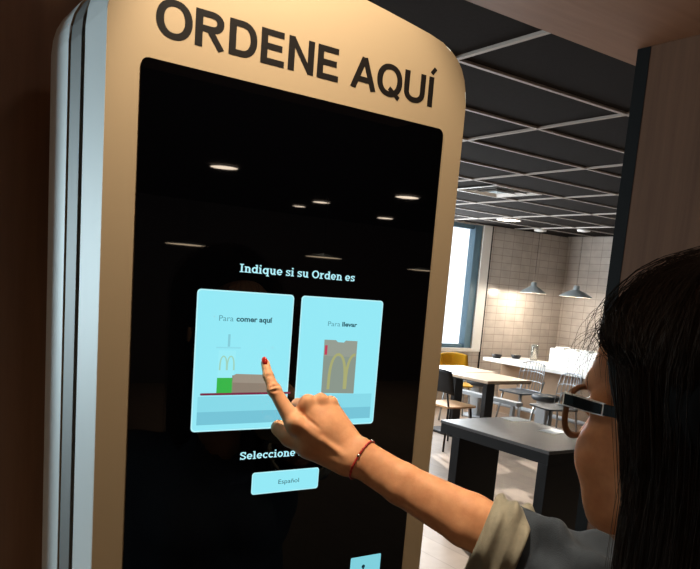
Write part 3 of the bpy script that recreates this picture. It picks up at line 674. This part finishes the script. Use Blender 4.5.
# --- glasses
gl = bpy.data.objects.new('eyeglasses', None); C.objects.link(gl); gl.parent = person; gl['label'] = 'brown acetate glasses with black and silver temples'
def lens_loop(s, k=28, grow=0.0):
    out = []
    for i in range(k):
        a = 2 * math.pi * i / k; ca, sa = math.cos(a), math.sin(a)
        x = .0285 * math.copysign(abs(ca) ** .82, ca); z = .0235 * math.copysign(abs(sa) ** .82, sa)
        if sa < 0: x *= 1 - .10 * sa * sa
        x *= 1 + grow / .0285; z *= 1 + grow / .0235
        X = s * .0350 + x; out.append(HL(X, .0975 - .9 * X * X * 2.4, -.0065 + z) - offV)
    return out
for s in (-1, 1):
    lp = lens_loop(s); bm = bmesh.new(); tube(bm, lp + [lp[0]], .0030, 8, cap=False); obj('rim', bm, M_acet, gl, True)
    a, b = lens_loop(s, grow=-.0022), None; bm = bmesh.new(); v1 = [bm.verts.new(p + Vector(FWD) * .0006) for p in a]; v2 = [bm.verts.new(p - Vector(FWD) * .0006) for p in a]
    bm.faces.new(v1); bm.faces.new(v2[::-1])
    for i in range(len(a)): bm.faces.new((v1[i], v2[i], v2[(i + 1) % len(a)], v1[(i + 1) % len(a)]))
    obj('lens', bm, M_lens, gl)
    # temple: black bar edged in silver
    def bar3(pts, hh, ww, m, nm):
        bm = bmesh.new(); rings = []
        for (x, y, z, k) in pts:
            rings.append([bm.verts.new(HL(x + dx * ww, y, z + dz * hh * k) - offV) for dx, dz in ((-1, -1), (1, -1), (1, 1), (-1, 1))])
        for r0_, r1_ in zip(rings, rings[1:]):
            for i in range(4): bm.faces.new((r0_[i], r0_[(i + 1) % 4], r1_[(i + 1) % 4], r1_[i]))
        bm.faces.new(rings[0]); bm.faces.new(rings[-1][::-1]); return obj(nm, bm, m, gl)
    X0 = s * .0655
    bar3([(X0, .091, .007, 1), (X0 + s * .003, .078, .007, 1), (X0 + s * .006, .052, .006, .95), (X0 + s * .008, .040, .006, .9)], .0062, .0012, M_silver, 'temple_edge')
    bar3([(X0 + s * .0004, .089, .007, .80), (X0 + s * .0034, .076, .007, .80), (X0 + s * .0064, .0515, .006, .76), (X0 + s * .0081, .0425, .006, .70)], .0062, .0016, M_temple, 'temple_inlay')
    bar3([(X0 + s * .008, .0405, .006, .8), (X0 + s * .012, .0, .006, .55), (X0 + s * .010, -.03, -.002, .5), (X0 + s * .008, -.04, -.02, .4)], .0062, .0013, M_temple, 'temple')
    bm = bmesh.new(); tube(bm, [HL(s * .0595, .0895, .007) - offV, HL(s * .0655, .0905, .007) - offV], .0045, 8); obj('hinge', bm, M_acet, gl, True)
bm = bmesh.new(); tube(bm, [HL(-.0085, .097, .0) - offV, HL(0, .1005, .004) - offV, HL(.0085, .097, .0) - offV], .0026, 8); obj('bridge', bm, M_acet, gl, True)
# --- clothes
f = Field(off + np.array([-.36, -.30, .78]), off + np.array([.40, .34, 1.36]), .006)
f.D[:] = f.d_cone(P(-.10, 0, 1.16), P(.10, 0, 1.16), .097, .097)
f.cone(P(-.08, 0, 1.02), P(.08, 0, 1.02), .092, .092, .05); f.cone(P(-.08, 0, .86), P(.08, 0, .86), .108, .108, .06)
for s in (-1, 1): f.ell(P(s * .075, .075, 1.13), (.068, .056, .068), .03)
f.cone(P(-.13, 0, 1.258), P(.13, 0, 1.258), .052, .052, .04); f.cone(P(0, 0, 1.25), P(0, .005, 1.315), .080, .070, .03)
f.cone(shL, elL, .054, .047, .03)
f.cut(f.d_cone(P(0, .012, 1.28), P(0, .012, 1.50), .062, .062), .008)
f.cut(f.d_ell(P(0, .0, .70), (.4, .4, .09)), .005)
Va, Fa = f.mesh()
def sleeve(pts, rad, seed, n_len=60, seg=72, fold=.004, open0=True):
    """cloth tube along pts, gathered into slanting folds"""
    pts = [np.array(p, float) for p in pts]; vs = []; fs = []; r = np.random.default_rng(seed); ph = r.uniform(0, 6.3, 8)
    for i in range(n_len):
        t = i / (n_len - 1) * (len(pts) - 1); k = min(int(t), len(pts) - 2); u = t - k
        p0, p1, p2, p3 = pts[max(k - 1, 0)], pts[k], pts[k + 1], pts[min(k + 2, len(pts) - 1)]
        c = .5 * ((2 * p1) + (-p0 + p2) * u + (2 * p0 - 5 * p1 + 4 * p2 - p3) * u * u + (-p0 + 3 * p1 - 3 * p2 + p3) * u ** 3)
        d = (p2 - p0) * (1 - u) + (p3 - p1) * u; d /= np.linalg.norm(d); a = np.cross(d, (0, 0, 1.0)); a /= np.linalg.norm(a); b = np.cross(a, d)
        R = rad[k] * (1 - u) + rad[k + 1] * u; s = i / (n_len - 1)
        for j in range(seg):
            q = 2 * math.pi * j / seg; amp = fold * min(1, s * 4 + .12)
            w = amp * (1.0 * math.sin(4 * q + 7 * s * n_len / 60 + ph[0]) + .8 * math.sin(3 * q - 11 * s * n_len / 60 + ph[1] + math.sin(q + ph[2])) + .6 * math.sin(7 * q + 9 * s + ph[3]) + .45 * math.sin(2 * q + 26 * s * n_len / 60 + ph[4]))
            w = w if w > 0 else w * .6
            vs.append(c + (a * math.cos(q) + b * math.sin(q)) * (R + w))
        if i:
            for j in range(seg): fs.append(((i - 1) * seg + j, (i - 1) * seg + (j + 1) % seg, i * seg + (j + 1) % seg, i * seg + j))
    # inner wall at the open end
    base = len(vs)
    if open0:
        c0 = sum(vs[:seg]) / seg
        for row, (sh_, dd) in enumerate(((.93, 0), (.90, .03))):
            for j in range(seg): vs.append(c0 + (vs[j] - c0) * sh_ + (vs[j + 6 * seg * row] - vs[j]) * row)
        for j in range(seg):
            fs.append((j, base + j, base + (j + 1) % seg, (j + 1) % seg)); fs.append((base + j, base + seg + j, base + seg + (j + 1) % seg, base + (j + 1) % seg))
    return np.array(vs), np.array(fs)
c0 = W(480, 533, .900); c1 = W(506, 545, .893); c2_ = W(534, 557, .886)
lerp = lambda t: el * (1 - t) + shR * t
Vb, Fb = sleeve([W(502, 541, .894), c2_, lerp(.22) + np.array([0, 0, -.003]), lerp(.45), lerp(.72), shR], [.047, .050, .050, .052, .055, .058], 3, 90, 80, .0066, open0=False)
shirt = np_mesh('shirt', np.concatenate([Va, Vb]) - off, np.concatenate([Fa, Fb + len(Va)]), M_denim, person, label='dark grey denim shirt')
Vc, Fc = sleeve([c0, W(491, 538, .897), c1, W(520, 551, .889)], [.0495, .0525, .0530, .0490], 11, 46, 80, .0034)
np_mesh('rolled_cuff', Vc - off, Fc, M_cuff, shirt, label='rolled cuff showing the olive grey inside')
f = Field(off + np.array([-.30, -.25, .06]), off + np.array([.30, .30, .98]), .008)
f.D[:] = f.d_cone(P(-.08, 0, .86), P(.08, 0, .86), .099, .099)
for s in (-1, 1): f.cone(P(s * .085, 0, .84), P(s * .09, .01, .47), .090, .066, .02); f.cone(P(s * .09, .01, .47), P(s * .09, -.01, .10), .064, .056, .01)
f.cut(f.d_ell(P(0, 0, 1.02), (.4, .4, .08)), .005)
Vt, Ft = f.mesh(); np_mesh('trousers', Vt - off, Ft, M_trouser, person)
for s in (-1, 1):
    f = Field(P(s * .10, .05, .055) - np.array([.12, .16, .06]), P(s * .10, .05, .055) + np.array([.12, .16, .08]), .004)
    f.D[:] = f.d_cone(P(s * .09, -.025, .046), P(s * .10, .13, .038), .042, .036); f.cone(P(s * .09, -.02, .05), P(s * .09, -.015, .10), .038, .036, .01)
    f.D = np.maximum(f.D, -(f.Z - .002)); Vt, Ft = f.mesh(); np_mesh('shoe', Vt - off, Ft, M_shoe, person)
# ------------------------------------------------------------------ dining area
M_dark = mat('dark slate laminate', '0a0e12', rough=.5, spec=.2); M_darkt = mat('slate table top', '55575a', rough=.38, noise=(9, '484b4c'))
M_lam = mat('pale wood laminate', 'dcc8b0', rough=.3, noise=(4, 'cdb79e', (1, 12, 1))); M_blackp = mat('black powder coat', '0d0d0f', rough=.45)
M_ctr = mat('white counter', 'f2efe9', rough=.3); M_seatw = mat('ply seat', 'c79a6b', rough=.4); M_yel = mat('yellow shell', 'e0a520', rough=.4)
M_alu = mat('brushed aluminium', '9fa3a6', rough=.35, metal=.85); M_gseat = mat('dark grey seat', '3d4247', rough=.5); M_ped = mat('light grey pedestal', 'a9adb0', rough=.4)
M_shade = mat('lamp shade metal', 'b4bec2', rough=.35, metal=.5); M_shin = mat('shade inside', 'f4efe4', rough=.5); M_lampe = mat('lamp glow', 'fff3d8', emit='fff0d0', estr=14); M_apr = mat('beige counter front', 'a58a70', rough=.5)
M_padpatch = mat('white pads and sun patch sheets', 'fbfaf5', rough=.6)  # for the stacked pads and the sheets that imitate sun patches
# slate topped black table near the kiosk
t = thing('slate_table', 'low black panel-legged table with grey slate top behind the woman', 'table', (3.6, 3.27, 0))
obj('table_top', B(-.2, -.48, .73, .5, .48, .75, bev=.003), M_darkt, t, label='grey slate top')
obj('apron', B(-.195, -.475, .665, .195, .475, .7295), M_dark, t)
obj('leg_panel', B(-.195, -.475, 0, .195, -.40, .6645, bev=.002), M_dark, t); obj('leg_panel', B(-.195, .28, 0, .195, .355, .6645, bev=.002), M_dark, t)
for i, (x, y, r, s1, s2, l) in enumerate(((3.96, 3.24, .15, .09, .065, 'small white sheet in place of a sun patch at the near end of the slate table'), (4.03, 3.65, -.1, .08, .07, 'small white sheet in place of a sun patch at the far end of the slate table'))):
    o = obj('sun_patch_sheet', B(-s1, -s2, 0, s1, s2, .0012), M_padpatch); o.location = (x, y, .7502); o.rotation_euler = (0, 0, r); tag(o, l, 'sun patch', 'sun patch sheets on the slate table')  # white sheets standing in for patches of sunlight on the table top
# two pale tables side by side
def dining_table(loc, label):
    t = thing('dining_table', label, 'table', loc, 0, 'pale wood dining tables')
    obj('table_top', B(-.33, -.30, .72, .33, .30, .75, bev=.004), M_lam, t); obj('top_edge', B(-.325, -.295, .712, .325, .295, .7198), M_blackp, t)
    bm = B(-.06, -.03, .03, .06, .03, .7118); obj('post', bm, M_blackp, t); obj('foot', B(-.24, -.22, 0, .24, .22, .03, bev=.006), M_blackp, t)
    return t
T1 = dining_table((5.80, 5.68, 0), 'pale wood dining table nearer the counter with black post')
T2 = dup(T1, (5.93, 6.31, 0), 0, 'pale wood dining table by the yellow chair beneath the window')
# chairs
def chair(loc, rz, label, m_back, m_seat, m_leg, name='dining_chair', wire=False, group=None):
    t = thing(name, label, 'chair', loc, rz, group)
    bm = bmesh.new(); n = 10; m = 8; vs = []
    for i in range(n):
        row = []
        for j in range(m):
            u = -1 + 2 * i / (n - 1); v = j / (m - 1); w = .20 * (1 - .10 * v * v); z = .60 + .24 * v - .02 * abs(u) ** 3; y = -.19 - .045 * v + .05 * u * u
            row.append((u * w, y, z))
        vs.append(row)
    f_ = [[bm.verts.new(p) for p in r] for r in vs]; b_ = [[bm.verts.new((p[0] * .98, p[1] - .012, p[2])) for p in r] for r in vs]
    for i in range(n - 1):
        for j in range(m - 1):
            bm.faces.new((f_[i][j], f_[i + 1][j], f_[i + 1][j + 1], f_[i][j + 1])); bm.faces.new((b_[i][j], b_[i][j + 1], b_[i + 1][j + 1], b_[i + 1][j]))
    for i in range(n - 1): bm.faces.new((f_[i][0], b_[i][0], b_[i + 1][0], f_[i + 1][0])); bm.faces.new((f_[i][-1], f_[i + 1][-1], b_[i + 1][-1], b_[i][-1]))
    for j in range(m - 1): bm.faces.new((f_[0][j], f_[0][j + 1], b_[0][j + 1], b_[0][j])); bm.faces.new((f_[-1][j], b_[-1][j], b_[-1][j + 1], f_[-1][j + 1]))
    if wire:
        bm.free(); bm = bmesh.new()
        for k in range(9):
            u = -1 + 2 * k / 8; tube(bm, [(u * .20, -.19 + .05 * u * u, .46), (u * .20, -.215 + .05 * u * u, .68), (u * .18, -.235 + .05 * u * u, .84 - .03 * u ** 4)], .0045, 6)
        for v in (0, .33, .66, 1): tube(bm, [(u * (.2 - .02 * v), -.19 - .045 * v + .05 * u * u, .47 + .36 * v - .03 * v * u ** 4) for u in [-1 + .2 * q for q in range(11)]], .0045 if v < 1 else .009, 6)
    obj('backrest', bm, m_back, t, True)
    obj('seat', prism_z(rrect(-.21, -.20, .21, .21, .07), .445, .462), m_seat, t)
    for sx in (-1, 1):
        obj('leg', tube(bmesh.new(), [(sx * .15, .15, .444), (sx * .20, .20, .0)], .011, 8), m_leg, t, True)
        obj('leg', tube(bmesh.new(), [(sx * .17, -.215, .60), (sx * .165, -.17, .444), (sx * .20, -.22, .0)], .011, 8), m_leg, t, True)
    return t
def prism_z(pts, z0, z1):
    bm = bmesh.new(); a = [bm.verts.new((x, y, z0)) for x, y in pts]; b = [bm.verts.new((x, y, z1)) for x, y in pts]; bm.faces.new(a[::-1]); bm.faces.new(b); n = len(pts)
    for i in range(n): bm.faces.new((a[i], a[(i + 1) % n], b[(i + 1) % n], b[i]))
    return bm
chair((5.30, 5.72, 0), math.radians(-90), 'black backed chair with pale plywood seat at the left end of the tables', M_blackp, M_seatw, M_blackp)
chair((6.54, 7.02, 0), math.radians(150), 'yellow shell chair behind the tables beneath the window', M_yel, M_yel, M_alu)
chair((6.50, 5.35, 0), math.radians(75), 'aluminium wire-backed chair between the pale tables and the counter', M_alu, M_gseat, M_alu, 'wire_chair', True)
chair((7.05, 6.35, 0), math.radians(90), 'aluminium wire-backed chair beside the far pale table near the window', M_alu, M_gseat, M_alu, 'wire_chair', True)
# counter along the right
t = thing('window_counter', 'long white counter on beige panel running under the pendant lamps', 'counter', (7.6, 6.0, -.163))
obj('counter_top', B(-.24, -2.3, .885, .60, 1.38, .93, bev=.004), M_ctr, t); obj('counter_front', B(.10, -2.28, .163, .50, 1.35, .8845), M_apr, t); 
obj('foot_rail', tube(bmesh.new(), [(-.1, -2.2, .32), (-.1, 1.3, .32)], .028, 10), M_ped, t, True)
obj('rail_bracket', B(-.1, -1.6, .305, .1, -1.56, .335), M_ped, t); obj('rail_bracket', B(-.1, .9, .305, .1, .94, .335), M_ped, t)
# white carton block on the counter, and two black bowls
o = thing('napkin_station', 'bright white box-shaped dispenser standing on the white counter', 'dispenser', (8.02, 6.33, .7672))
obj('cabinet', B(-.14, -.52, 0, .14, .34, .22, bev=.01), M_ctr, o)
for k in range(4): obj('stacked_pad', B(-.1, -.46 + k * .2, .2202, .1, -.32 + k * .2, .236 + .006 * (k % 2)), M_padpatch, o)
def bowl(loc, label):
    o = obj('bowl', lathe(bmesh.new(), [(0, 0), (.05, 0), (.075, .05), (.07, .05), (.047, .008), (0, .008)], seg=24), M_blackp, None, True); o.location = loc; return tag(o, label, 'bowl', 'black bowls on the white counter')
bowl((7.52, 7.28, .7672), 'small black bowl on the white counter, the one nearer the window'); bowl((7.86, 7.24, .7672), 'small black bowl on the white counter, the one farther from the window')
g = obj('glass_vase', lathe(bmesh.new(), [(0, 0), (.05, 0), (.055, .22), (.05, .22), (.046, .01), (0, .01)], seg=24), mat('clear glass', 'e8e4dc', rough=.05, trans=.9, ior=1.3), None, True); g.location = (8.05, 7.08, .7672); tag(g, 'tall clear glass vase on the white counter in front of the tiles', 'vase')
# stools
def stool(loc, label, first=None):
    if first: return dup(first, loc, 0, label)
    t = thing('bar_stool', label, 'stool', loc, 0, 'grey pedestal stools along the counter')
    obj('seat', lathe(bmesh.new(), [(0, .42), (.14, .42), (.165, .435), (.17, .465), (.155, .485), (0, .49)], seg=28), M_gseat, t, True)
    obj('pedestal', prism_z(rrect(-.07, -.085, .07, .085, .02), .02, .4195), M_ped, t); obj('stool_base', lathe(bmesh.new(), [(0, 0), (.2, 0), (.19, .018), (0, .0199)], seg=28), M_ped, t, True)
    return t
s0_ = stool((7.00, 5.90, 0), 'grey round pedestal stool seen just left of the glasses'); stool((7.02, 4.70, 0), 'grey round pedestal stool close to the counter beyond the nearest stool', s0_)
stool((7.06, 7.10, 0), 'grey round pedestal stool halfway along the counter behind the wire chairs', s0_); stool((8.50, 7.10, 0), 'grey round pedestal stool on the far side of the counter', s0_)
# pale low ledge behind the tables
t = thing('low_bench', 'long low pale grey bench rail running beyond the dining tables', 'bench', (6.34, 6.2, 0))
obj('bench_top', B(-.05, -.5, .40, .05, .62, .445, bev=.005), M_ped, t); obj('leg', B(-.02, -.42, 0, .02, -.38, .3995), M_ped, t); obj('leg', B(-.02, .48, 0, .02, .52, .3995), M_ped, t)
# pendant lamps over the counter
def pendant(loc, label, r, zr, first=None, group='pendant lamps over the counter'):
    t = thing('pendant_lamp', label, 'lamp', loc, 0, group)
    pr = [(.028, .155), (.040, .15), (.045, .10), (.06, .09), (r * .55, .065), (r * .9, .02), (r, 0)]
    s = obj('lamp_shade', lathe(bmesh.new(), [(a, zr - ZC + b) for a, b in pr], seg=40), M_shade, t, True)
    obj('shade_lining', lathe(bmesh.new(), [(a - .004, zr - ZC + b - .002) for a, b in pr], seg=40), M_shin, s, True)
    obj('bulb', lathe(bmesh.new(), [(0, zr - ZC + .012)] + [(.028 * math.sin(math.pi * k / 8), zr - ZC + .045 - .033 * math.cos(math.pi * k / 8)) for k in range(1, 8)] + [(0, zr - ZC + .078)], seg=20), M_lampe, t, True)
    obj('cord', tube(bmesh.new(), [(0, 0, zr - ZC + .15), (0, 0, -.03)], .0025, 8), M_blackp, t, True)
    obj('ceiling_rose', lathe(bmesh.new(), [(0, 0), (.09, 0), (.085, -.025), (.02, -.035), (0, -.035)], seg=28), M_vent, t, True)
    L = bpy.data.lights.new('pendant_light', 'POINT'); L.energy = 22; L.color = (1, .86, .70); L.shadow_soft_size = .05; lo_ = bpy.data.objects.new('pendant_light', L); C.objects.link(lo_); lo_.parent = t; lo_.location = (0, 0, zr - ZC + .005)
    return t
pendant((8.29, 7.45, ZC), 'grey metal pendant lamp nearer the window over the far counter', .19, 1.70); pendant((8.38, 6.76, ZC), 'bright-rimmed grey metal pendant lamp farther from the window, beside the hair', .225, 1.69)
# downlights
def downlight(loc, label, r=.09, e=25, m=None, group=None, power=0, col=(1, .85, .68), spot=120):
    t = thing('downlight', label, 'ceiling light', loc, 0, group)
    obj('bezel', lathe(bmesh.new(), [(r, 0), (r + .018, 0), (r + .016, -.006), (r, -.008)], seg=32), M_vent, t, True)
    obj('diffuser', lathe(bmesh.new(), [(0, -.003), (r - .0005, -.003), (r - .0005, -.0005), (0, -.0005)], seg=32), m or mat('downlight glow', 'fff0dc', emit='fff0dc', estr=e), t)
    if power:
        L = bpy.data.lights.new('downlight_lamp', 'SPOT'); L.energy = power; L.color = col; L.spot_size = math.radians(spot); L.spot_blend = .6; L.shadow_soft_size = r
        lo_ = bpy.data.objects.new('downlight_lamp', L); C.objects.link(lo_); lo_.parent = t; lo_.location = (0, 0, -.012)
    return t
downlight((7.19, 7.01, ZC), 'glowing round downlight in the tiled ceiling near the window', .14, 10, power=40)
# the room behind the photographer: lamps that show in the black glass
for i, (x, y, r, lb) in enumerate(((2.996, -4.966, .13, 'brightest round downlight mirrored upper left in the screen glass'), (5.124, -4.888, .13, 'round downlight mirrored upper right in the screen glass'), (6.565, -7.2, .12, 'round downlight mirrored below the upper right one in the glass'),
                       (5.014, -6.478, .11, 'faint round downlight mirrored at mid glass, the right of a pair'), (5.165, -7.279, .09, 'faint round downlight mirrored at mid glass, the left of a pair'))):
    downlight((x, y, ZC), lb, r, 30, power=25, group='downlights mirrored in the screen', m=mat('downlight glow dim', 'ffe9d0', emit='ffe9d0', estr=22))
def disc_pendant(loc, r, label):
    t = thing('disc_pendant', label, 'lamp', loc, 0, 'disc pendants mirrored in the screen')
    obj('shade', lathe(bmesh.new(), [(0, -.66), (.05, -.66), (r, -.695), (r, -.70), (r - .01, -.70), (.05, -.672), (0, -.672)], seg=40), M_shade, t, True)
    obj('glow_panel', lathe(bmesh.new(), [(0, -.698), (r - .015, -.698), (r - .015, -.694), (0, -.694)], seg=40), mat('disc glow', 'ffe2bd', emit='ffe2bd', estr=9), t)
    obj('cord', tube(bmesh.new(), [(0, 0, -.66), (0, 0, 0)], .004, 6), M_blackp, t)
for x, y, r, lb in ((3.22, -6.32, .27, 'shallow disc pendant mirrored left of the screen heading'), (4.75, -5.9, .24, 'shallow disc pendant mirrored just above the screen heading'), (7.2, -7.0, .26, 'shallow disc pendant mirrored at the right edge of the glass')):
    disc_pendant((x, y, ZC), r, lb)
# the downlight over the kiosk
downlight((.42, .62, 2.2995), 'warm round downlight in the wood soffit above the kiosk', .05, 25, power=0)
downlight((1.15, .05, 2.2995), 'added warm round downlight in the wood soffit beside the wood pillar', .05, 25, power=0)  # unseen fixture, added with its lamp to lift the dim foreground
downlight((-.55, -.4, 2.2995), 'warm round downlight in the wood soffit behind the photographer', .05, 25, power=0)
# ------------------------------------------------------------------ light
def area(name, loc, rot, sx, sy, power, col):
    L = bpy.data.lights.new(name, 'AREA'); L.shape = 'RECTANGLE'; L.size = sx; L.size_y = sy; L.energy = power; L.color = col
    o = bpy.data.objects.new(name, L); C.objects.link(o); o.location = loc; o.rotation_euler = rot; return o
def spot(name, loc, target, power, col, size, blend=.5, soft=.04):
    L = bpy.data.lights.new(name, 'SPOT'); L.energy = power; L.color = col; L.spot_size = math.radians(size); L.spot_blend = blend; L.shadow_soft_size = soft
    o = bpy.data.objects.new(name, L); C.objects.link(o); o.location = loc; o.rotation_euler = (Vector(target) - Vector(loc)).to_track_quat('-Z', 'Y').to_euler(); return o
for a, b in wins:
    area('daylight', ((a + b) / 2, YF + .005, 1.75), (math.radians(-90), 0, 0), b - a - .2, 1.55, 56 * (b - a), (.88, .95, 1))
area('kiosk_side_fill', (XL + .02, 6.2, 1.55), (0, math.radians(-90), math.radians(-57)), 1.4, .8, 34, (.70, .92, 1)).data.spread = math.radians(70)  # lamp added at the unseen left window, aimed at the kiosk side
spot('kiosk_downlight', (.42, .62, 2.285), (.50, .83, 1.70), 50, (1, .86, .66), 70, .45, .03)
spot('soffit_downlight', (-.55, -.4, 2.285), (-.2, .1, 0), 11, (1, .78, .52), 130, .7, .04)
spot('pillar_fill', (1.15, .05, 2.285), (1.2, .1, 0), 9, (1, .80, .56), 140, .7, .04)  # added lamp, raises the warm ambient level in the foreground
sun = bpy.data.lights.new('sun', 'SUN'); sun.energy = 11; sun.angle = .01; sun.color = (1, .95, .88); so = bpy.data.objects.new('sun', sun); C.objects.link(so)
so.rotation_euler = Vector((-.40, -1, -.365)).to_track_quat('-Z', 'Y').to_euler()
w = bpy.data.worlds.new('world'); scene.world = w; w.use_nodes = True; bg = w.node_tree.nodes['Background']; bg.inputs[0].default_value = (.86, .93, 1, 1); bg.inputs[1].default_value = 2.2
scene.view_settings.view_transform = 'Standard'; scene.view_settings.look = 'None'; scene.view_settings.gamma = 1; scene.view_settings.exposure = 0; scene.view_settings.use_curve_mapping = False
